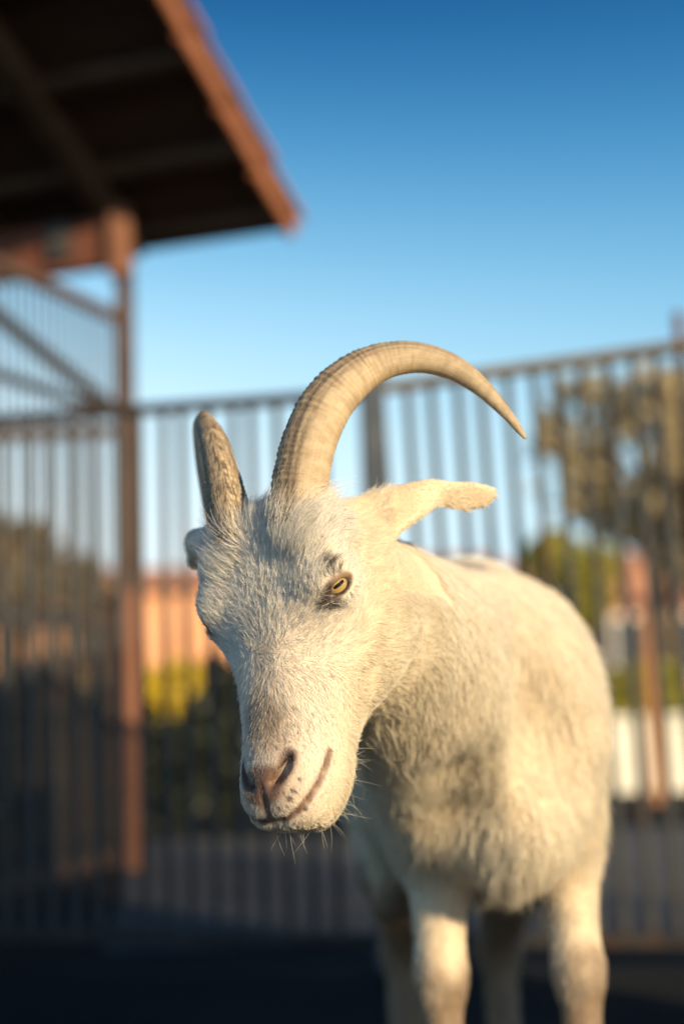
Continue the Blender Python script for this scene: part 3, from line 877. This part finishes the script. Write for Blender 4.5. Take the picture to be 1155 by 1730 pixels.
def fence_post(s, w, h, label, mat, cap=True):
    p = FA + fd * s; k = MB()
    k.bar(p, p + np.array([0, 0, h]), w, w, up=(0, 1, 0), bevel=.006)
    if cap: k.box(p + np.array([0, 0, h + .006]), fd * (w / 2 + .006), fn_ * (w / 2 + .006), np.array([0, 0, .006]))
    o = k.build('fence_post', mat); tag(o, label, 'post'); return o
SP = fpt(648)
fence_panel(-2.4, SP - .03, 'barred metal fence panel running left from the post behind the horn', 0, .036, m_dark)
fence_panel(SP + .03, FLEN + 1.4, 'barred metal fence panel running right from the post behind the horn', -.035, .035, m_rail_sunlit, 1.335, 1.47)
fence_post(SP, .052, 1.36, 'dark square fence post seen through the arch of the horn', noisy('blue_grey_steel', (.05, .06, .078), (.085, .098, .12), 9, .55, .1, .2))
sR = fpt(1150) + .058
pp = FA + fd * sR + fn_ * .06; k = MB(); k.bar(pp, pp + np.array([0, 0, 1.475]), .02, .02, up=(0, 1, 0), bevel=.004)
tag(k.build('fence_post', noisy('red_paint', (.10, .035, .025), (.17, .06, .04), 12, .6)), 'thin reddish brown post rising above the rail at the right edge', 'post')

# ------------------------------------------------------------------ side pen and tiled shelter on the left
TH = math.radians(20)
dv = np.array([math.sin(TH), math.cos(TH), 0]); ev = np.array([math.cos(TH), -math.sin(TH), 0]); UP = np.array([0, 0, 1.0])
PB = G(222, 1465)
gate = empty('side_fence', PB, 'dark side fence with a diagonal brace and thin upper bars at the left edge', 'fence')
def sp(s, z): return PB - dv * s + UP * z
for nm, z, wd, mat in (('top_rail', 2.03, .045, m_brown), ('middle_rail', 1.66, .03, m_dark), ('middle_rail', .89, .07, m_dark), ('bottom_rail', .05, .05, m_brown)):
    k = MB(); k.bar(sp(.05, z), sp(1.75, z), .035, wd, bevel=.004); k.build(nm, mat, gate)
k = MB(); k.bar(sp(.12, 1.68), sp(1.55, 2.02), .03, .05, bevel=.004); k.build('brace', m_dark, gate)
k = MB(); k.bar(sp(.04, 1.60), sp(1.2, 1.40), .04, .045, bevel=.004); k.build('brace', m_brown, gate)
first = None
for i in range(34):
    if first is None:
        h = MB(); h.tube([(0, 0, .9), (0, 0, 2.03)], .0055, 6); first = h.build('thin_bar', m_dark, gate); o = first
        o.matrix_parent_inverse = Matrix.Identity(4)
    else:
        o = first.copy(); COL.objects.link(o); o.parent = gate
    o.location = -dv * (.08 + .05 * i)
first = None
for i in range(34):
    if first is None:
        h = MB(); h.tube([(0, 0, .05), (0, 0, .89)], .012, 8); first = h.build('bar', m_dark, gate); o = first
        o.matrix_parent_inverse = Matrix.Identity(4)
    else:
        o = first.copy(); COL.objects.link(o); o.parent = gate
    o.location = -dv * (.09 + .05 * i)

m_wood = noisy('dark_timber', (.060, .034, .020), (.125, .074, .046), 6, .75, 0, .3, (1, 1, 8))
m_sunlit = noisy('sunlit_timber', (.15, .064, .036), (.25, .108, .062), 7, .7, 0, .3, (4, 4, .6))  # sunlight on the post painted in as a warmer timber tone
m_red = noisy('red_timber', (.13, .045, .028), (.20, .075, .045), 7, .7, 0, .3)
m_tile = noisy('terracotta_tile', (.22, .080, .040), (.34, .13, .066), 18, .75, 0, .3)
m_board = noisy('roof_boards', (.050, .027, .018), (.095, .052, .034), 8, .8, 0, .3, (1, 6, 1))
sh = empty('tiled_shelter', PB, 'open shelter with a terracotta tiled roof on dark timber at the upper left', 'shelter')
k = MB(); k.bar(PB + UP * .0, PB + UP * 2.44, .066, .066, up=(0, 1, 0), bevel=.006); k.build('post', m_brown, sh)
pf_ = PB - dv * .02 + ev * .03
k = MB(); k.tube([pf_ - dv * .05, pf_ - dv * .05 + UP * 1.0], .055, 14); tag(k.build('post', m_sunlit, sh), 'round lower stretch of the post in a painted sunlit tone')  # added round post, stands for the sunlit lower part of the post
k = MB(); k.bar(pf_ - ev * .105 - dv * .03, pf_ - ev * .105 - dv * .03 + UP * .98, .075, .06, up=(0, 1, 0), bevel=.006); tag(k.build('post', m_red, sh), 'short square red timber post')
CN = P(494, 376, 5.30)                           # far right corner of the eave, underside
RP = math.radians(24)
rk = -dv * math.cos(RP) + UP * math.sin(RP)       # up the slope, towards the viewer
rn = np.cross(ev, rk); rn = rn if rn[2] > 0 else -rn
RLEN, RW = 3.4, 3.2
k = MB(); k.box(CN - ev * (RW / 2) + rk * (RLEN / 2) + rn * .03, ev * RW / 2, rk * RLEN / 2, rn * .012); k.build('roof', m_board, sh)
for off in (.66, 1.22, 1.78, 2.34):               # rafters down the slope
    k = MB(); k.bar(CN - ev * off + rk * .02 - rn * .032, CN - ev * off + rk * RLEN - rn * .032, .09, .10, up=rn, bevel=.008); k.build('rafter', m_wood, sh)
for i, s_ in enumerate((.06, .42, .86, 1.3, 1.74, 2.2, 2.7)):
    k = MB(); k.bar(CN - ev * RW + rk * s_ - rn * .008, CN - ev * .03 + rk * s_ - rn * .008, .05, .055, up=rn, bevel=.004); k.build('purlin', m_wood, sh)
# barrel tiles: half round, overlapping; one row of edge tiles along the rake, then rows behind it
def tile_mesh(L=.40, ra=.085, rb=.068, th=.014):
    vs = []; fs = []; n = 10
    for j, (s_, rr) in enumerate(((0, ra), (L, rb))):
        for k_ in range(n + 1):
            a = math.pi * k_ / n
            for q in (rr, rr - th): vs.append(ev * (-q * math.cos(a)) + rn * (q * math.sin(a)) + rk * s_)
    W_ = 2 * (n + 1)
    for k_ in range(n):
        a = 2 * k_; fs += [(a, a + 2, W_ + a + 2, W_ + a), (a + 1, W_ + a + 1, W_ + a + 3, a + 3), (a, a + 1, a + 3, a + 2), (W_ + a, W_ + a + 2, W_ + a + 3, W_ + a + 1)]
    fs += [(0, W_, W_ + 1, 1), (W_ - 2, W_ - 1, 2 * W_ - 1, 2 * W_ - 2)]
    return vs, fs
tv, tf = tile_mesh(); k = MB(); k.add(tv, tf)
first = k.build('roof_tile', m_tile, sh); first.matrix_parent_inverse = Matrix.Identity(4)
cnt = 0
for c in range(12):
    for r in range(8):
        o = first if cnt == 0 else first.copy()
        if cnt: COL.objects.link(o); o.parent = sh
        jit = RNG.normal(0, .004, 3)
        o.location = Vector(CN - PB - ev * (.06 + c * .175) + rk * (-.05 + r * .31) + rn * (.046 + .012 * (r % 2)) + jit)
        cnt += 1
# rake fascia: the edge tiles' skirt, hanging over the side, each a bit proud of the one below
tv2 = []
for r in range(10):
    k = MB(); a0 = CN - ev * .025 + rk * (-.05 + r * .33) + rn * .02; a1 = a0 + rk * .37
    k.bar(a0 + rn * .012, a1 - rn * .008, .040, .118, up=rn, bevel=.012); tag(k.build('edge_tile', m_tile, sh))
k = MB(); k.bar(CN - ev * RW + rk * .0 - rn * .002, CN - ev * .02 - rn * .002, .03, .05, up=rn, bevel=.003); k.build('eave_board', m_wood, sh)
# beam and panel by the post head
hb0 = PB + UP * 2.34
k = MB(); k.bar(hb0 - ev * .04 - dv * .01, hb0 - ev * 1.6 - dv * .01, .06, .19, bevel=.006); k.build('beam', m_red, sh)
k = MB(); k.bar(hb0 + dv * .05 - ev * .20 + UP * .02 - dv * .10, hb0 - ev * .30 + UP * .02 - dv * .05, .02, .14, bevel=.002); k.build('metal_plate', m_bar, sh)
k = MB(); k.bar(PB + UP * 2.20 - dv * .03, PB + UP * 2.46 - dv * .03, .085, .07, up=(0, 1, 0), bevel=.006); tag(k.build('bracket', m_sunlit, sh))

# ------------------------------------------------------------------ plants and trees
def leaf_cloud(name, blobs, n, size, mat, parent, seed, elong=1.6, thr=-.1):
    rg = np.random.default_rng(seed); pos = []; 
    vol = np.array([b[1][0] * b[1][1] * b[1][2] for b in blobs]); vol = vol / vol.sum()
    for (c, r), w_ in zip(blobs, vol):
        m = max(20, int(n * w_)); d = rg.normal(size=(m, 3)); d /= np.linalg.norm(d, axis=1, keepdims=True)
        rr = rg.random(m)[:, None] ** (1 / 2.4)
        pos.append(np.asarray(c) + d * rr * np.asarray(r))
    pos = np.concatenate(pos)
    ms = max(b[1][0] for b in blobs)
    pos = pos[vnoise(pos, 2.4 / ms, seed) + .5 * vnoise(pos, 6 / ms, seed + 1) > thr]
    m = len(pos)
    a = rg.normal(size=(m, 3)); a /= np.linalg.norm(a, axis=1, keepdims=True)
    b = rg.normal(size=(m, 3)); b -= (a * b).sum(1, keepdims=True) * a; b /= np.linalg.norm(b, axis=1, keepdims=True)
    s = size * rg.uniform(.6, 1.3, (m, 1)); cN = np.cross(a, b)
    tip = pos + a * s * elong; tail = pos - a * s * elong * .7; l = pos + b * s * .5 + cN * s * .12; r = pos - b * s * .5 + cN * s * .12
    Vv = np.stack([tail, l, tip, r], 1).reshape(-1, 3); Qq = np.arange(4 * m).reshape(-1, 4)
    return link(name, np_mesh(name, Vv, Qq, False), parent, mat)

def leaf_mat(name, c0, c1, transl=.42):
    m = Mat(name); n = m.noise(3.5, 4); col = m.ramp(n, [(.3, c0), (.7, c1)]); m.base(col); m.set(Roughness=.55)
    tr = m.node('ShaderNodeBsdfTranslucent'); m.l.new(col, tr.inputs['Color'])
    mx = m.node('ShaderNodeMixShader'); mx.inputs[0].default_value = transl
    m.l.new(m.b.outputs[0], mx.inputs[1]); m.l.new(tr.outputs[0], mx.inputs[2]); m.l.new(mx.outputs[0], m.n['Material Output'].inputs['Surface'])
    return m.m
m_olive = leaf_mat('olive_leaf', (.46, .37, .20), (.66, .54, .32))
m_brownleaf = leaf_mat('dry_leaf', (.22, .165, .085), (.36, .28, .15))
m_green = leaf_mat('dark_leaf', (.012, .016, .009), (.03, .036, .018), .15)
m_yg = leaf_mat('yellow_green_leaf', (.34, .33, .05), (.52, .46, .08))
m_yel = leaf_mat('yellow_flower', (.75, .55, .03), (.85, .68, .06), .3)
m_bark = noisy('bark', (.06, .045, .03), (.13, .10, .07), 12, .9, 0, .5)

def tree(name, label, cat, base, trunk_h, blobs, n, size, mat, seed, group=None, trunk_r=.09, thr=-.1):
    t = empty(name, base, label, cat, group or 'trees beyond the fence')
    rg = random.Random(seed); k = MB(); b = np.asarray(base, float)
    top = b + np.array([rg.uniform(-.1, .1), 0, trunk_h])
    k.tube([b, b + (top - b) * .4 + np.array([.04, 0, 0]), top], [trunk_r, trunk_r * .75, trunk_r * .55], 10)
    for c, r in blobs:
        c = np.asarray(c, float); mid = (top + c) / 2 + np.array([rg.uniform(-.1, .1), rg.uniform(-.1, .1), .05])
        k.tube([top - UP * .1, mid, c + UP * r[2] * .2], [trunk_r * .45, trunk_r * .3, trunk_r * .1], 7)
    k.build('trunk', m_bark, t, True)
    leaf_cloud('crown', blobs, n, size, mat, t, seed, thr=thr)
    return t
def blob(px, py, Y, rx, rz, ry=None):   # a clump in px radii at depth Y
    s = Y / F; return (P(px, py, Y), (rx * s, (ry or rx) * s, rz * s))

YT = 11.0
tree('olive_tree', 'olive brown tree with a spreading crown beyond the fence at the right', 'tree', G(1130, 1370) * 0 + np.array([P(1130, 1150, YT)[0], YT, 0]), 1.5,
     [blob(960, 790, YT, 75, 80), blob(1050, 830, YT, 90, 90), blob(1130, 780, YT - .4, 85, 120), blob(1000, 700, YT + .4, 100, 70), blob(1110, 680, YT, 90, 60),
      blob(1180, 880, YT - .3, 110, 120), blob(1230, 720, YT, 90, 90)], 13000, .055, m_olive, 3, trunk_r=.12, thr=.05)
tree('bushy_tree', 'brownish bushy tree beyond the side fence at the far left', 'tree', np.array([P(10, 1150, 14)[0], 14, 0]), 1.0,
     [blob(-20, 950, 14, 80, 80), blob(50, 945, 14, 60, 70), blob(20, 1000, 14, 110, 60)], 8000, .06, m_brownleaf, 5, trunk_r=.1)
tree('bushy_tree', 'lower brown tree just left of the shelter post', 'tree', np.array([P(130, 1150, 15)[0], 15, 0]), .9,
     [blob(130, 975, 15, 48, 40), blob(150, 1010, 15, 40, 40)], 5000, .055, m_brownleaf, 6, trunk_r=.08)
tree('pale_tree', 'yellow green tree behind the goat back at the right', 'tree', np.array([P(930, 1150, 18)[0], 18, 0]), .9,
     [blob(940, 950, 18, 60, 55), blob(985, 1000, 18, 50, 60), blob(1010, 950, 18, 40, 40)], 6000, .07, m_yg, 8, trunk_r=.1)

def shrub(label, px, Y, h, wpx, mat, seed, n=7000, flowers=None, group=None, size=.03):
    x = P(px, 1150, Y)[0]; s = Y / F; rx = wpx * s
    t = empty('shrub', (x, Y, 0), label, 'shrub', group or 'shrubs behind the fence'); rg = random.Random(seed)
    k = MB()
    for i in range(6):
        a = rg.uniform(0, 6.28); e = np.array([x + rx * .6 * math.cos(a), Y + rx * .5 * math.sin(a), h * .75])
        k.tube([(x, Y, 0), ((x + e[0]) / 2, (Y + e[1]) / 2, h * .42), e], [.018, .012, .005], 6)
    k.build('stem', m_bark, t, True)
    bl = [((x, Y, h * .5), (rx, rx * .8, h * .48))] + [((x + rg.uniform(-.5, .5) * rx, Y + rg.uniform(-.4, .2) * rx, h * rg.uniform(.5, .8)), (rx * .5, rx * .5, h * .25)) for _ in range(4)]
    leaf_cloud('foliage', bl, n, size, mat, t, seed, thr=-.35)
    if flowers:
        leaf_cloud('blossom', [(P(a, b, Y - rx * .6), (c * s, c * s, c * s)) for a, b, c in flowers], 1100, .03, m_yel, t, seed + 50, 1.0, -2)
    return t
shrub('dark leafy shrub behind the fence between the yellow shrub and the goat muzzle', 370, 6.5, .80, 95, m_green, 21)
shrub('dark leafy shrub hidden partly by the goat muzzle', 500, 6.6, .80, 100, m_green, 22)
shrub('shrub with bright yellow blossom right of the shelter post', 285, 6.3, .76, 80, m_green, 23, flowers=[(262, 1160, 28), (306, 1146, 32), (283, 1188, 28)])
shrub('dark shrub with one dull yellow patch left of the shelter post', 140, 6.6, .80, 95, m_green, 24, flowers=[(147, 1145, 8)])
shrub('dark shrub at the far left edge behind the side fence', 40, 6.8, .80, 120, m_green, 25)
shrub('yellow green shrub above the low white wall at the right edge', 1130, 8.3, .72, 45, m_yg, 27)
shrub('yellow green shrub above the low white wall next to the goat flank', 1055, 8.3, .70, 40, m_yg, 28)

# ------------------------------------------------------------------ low wall, post, houses
m_white = noisy('white_render', (.76, .72, .62), (.84, .80, .70), 5, .85, 0, .15)
a, b = G(960, 1342), G(1400, 1330); k = MB()
dd = unit(b - a); nn = np.array([-dd[1], dd[0], 0]); c = (a + b) / 2 + nn * .1; Lw = np.linalg.norm(b - a)
lw = empty('low_wall', c, 'low white wall in the sun behind the fence right of the goat', 'wall')
k.box(c + UP * .185, dd * Lw / 2, nn * .09, UP * .185); k.build('wall', m_white, lw)
k = MB(); k.box(c + UP * .392, dd * (Lw / 2 + .02), nn * .115, UP * .02); k.build('coping', m_white, lw)
k = MB(); pb = np.array([P(1096, 1150, 7.2)[0], 7.2, 0]); k.tube([pb, pb + UP * .95], [.03, .028], 10); k.tube([pb + UP * .95, pb + UP * .97], [.034, .034], 10)
tag(k.build('timber_post', noisy('orange_timber', (.34, .15, .06), (.46, .21, .09), 7)), 'thin orange timber post in front of the low white wall', 'post')

m_terra = noisy('terracotta_wall', (.84, .40, .20), (.90, .46, .25), 1.5, .85, 0, .1)
m_pink = noisy('pink_wall', (.50, .22, .17), (.58, .27, .21), 1.5, .85, 0, .1)
m_pale = noisy('pale_wall', (.62, .50, .42), (.70, .58, .50), 1.5, .85, 0, .1)
m_roof = noisy('clay_roof', (.55, .24, .12), (.66, .31, .17), 3, .85, 0, .2)
m_glass = Mat('window_glass'); m_glass.base((.04, .05, .06)); m_glass.set(Roughness=.1)
def house(label, px0, px1, py_eave, py_ridge, Y, depth, mw, nwin):
    A = P(px0, 1150, Y); Bp = P(px1, 1150, Y); x0, x1 = A[0], Bp[0]; mid = (px0 + px1) / 2
    ze = P(mid, py_eave, Y)[2]; zr = P(mid, py_ridge, Y + depth / 2)[2]
    t = empty('house', ((x0 + x1) / 2, Y + depth / 2, 0), label, 'house', 'houses far behind')
    k = MB(); k.box(((x0 + x1) / 2, Y + depth / 2, ze / 2), ((x1 - x0) / 2, 0, 0), (0, depth / 2, 0), (0, 0, ze / 2)); k.build('wall', mw, t)
    o_ = .4; k = MB()
    q = [(x0 - o_, Y - o_, ze + .01), (x1 + o_, Y - o_, ze + .01), (x1 + o_, Y + depth + o_, ze + .01), (x0 - o_, Y + depth + o_, ze + .01)]
    ym = Y + depth / 2; ih = min((x1 - x0) * .15, depth / 2); q2 = [(x0 + ih, ym, zr), (x1 - ih, ym, zr)]
    k.add(q + q2, [(0, 1, 5, 4), (1, 2, 5), (2, 3, 4, 5), (3, 0, 4), (3, 2, 1, 0)]); k.build('roof', m_roof, t)
    for i in range(nwin):
        xc = x0 + (x1 - x0) * (i + .5) / nwin; wz = ze * .55
        k = MB(); k.box((xc, Y - .03, wz), (.55, 0, 0), (0, .04, 0), (0, 0, .65)); fr = k.build('window', m_white, t)
        k = MB(); k.box((xc, Y - .08, wz), (.46, 0, 0), (0, .012, 0), (0, 0, .56)); k.build('pane', m_glass.m, fr)
    return t
house('long terracotta coloured house far behind the shelter post', -120, 420, 1000, 962, 38, 8, m_terra, 0)
house('pale house with a clay roof far behind the goat neck', 600, 905, 985, 938, 44, 8, m_pale, 3)
house('pink house behind the trees at the right edge', 1030, 1330, 1010, 930, 30, 8, m_pink, 3)

# ------------------------------------------------------------------ added shed, unseen at the right, put there to shade the fence foot
shd = empty('shade_shed', (2.62, -.10, 0), 'plain dark timber shed, added unseen right of the viewpoint to shade the fence foot', 'shed')
sd = unit((SUN[0], SUN[1], 0)); sq = np.array([-sd[1], sd[0], 0]); c0 = np.array([2.62, -.10, 0])
k = MB(); k.box(c0 + UP * 1.03, sd * .45, sq * .52, UP * 1.03); k.build('wall', m_wood, shd)
k = MB(); k.box(c0 + UP * 2.09, sd * .55, sq * .58, UP * .028); k.build('roof', m_dark, shd)
k = MB(); k.box(c0 - sd * .462 + UP * .92, sd * .010, sq * .34, UP * .88); dr = k.build('door', m_brown, shd)
k = MB(); k.tube([c0 - sd * .49 + sq * .25 + UP * .86, c0 - sd * .49 + sq * .25 + UP * 1.0], .012, 8); k.build('handle', m_dark, dr)
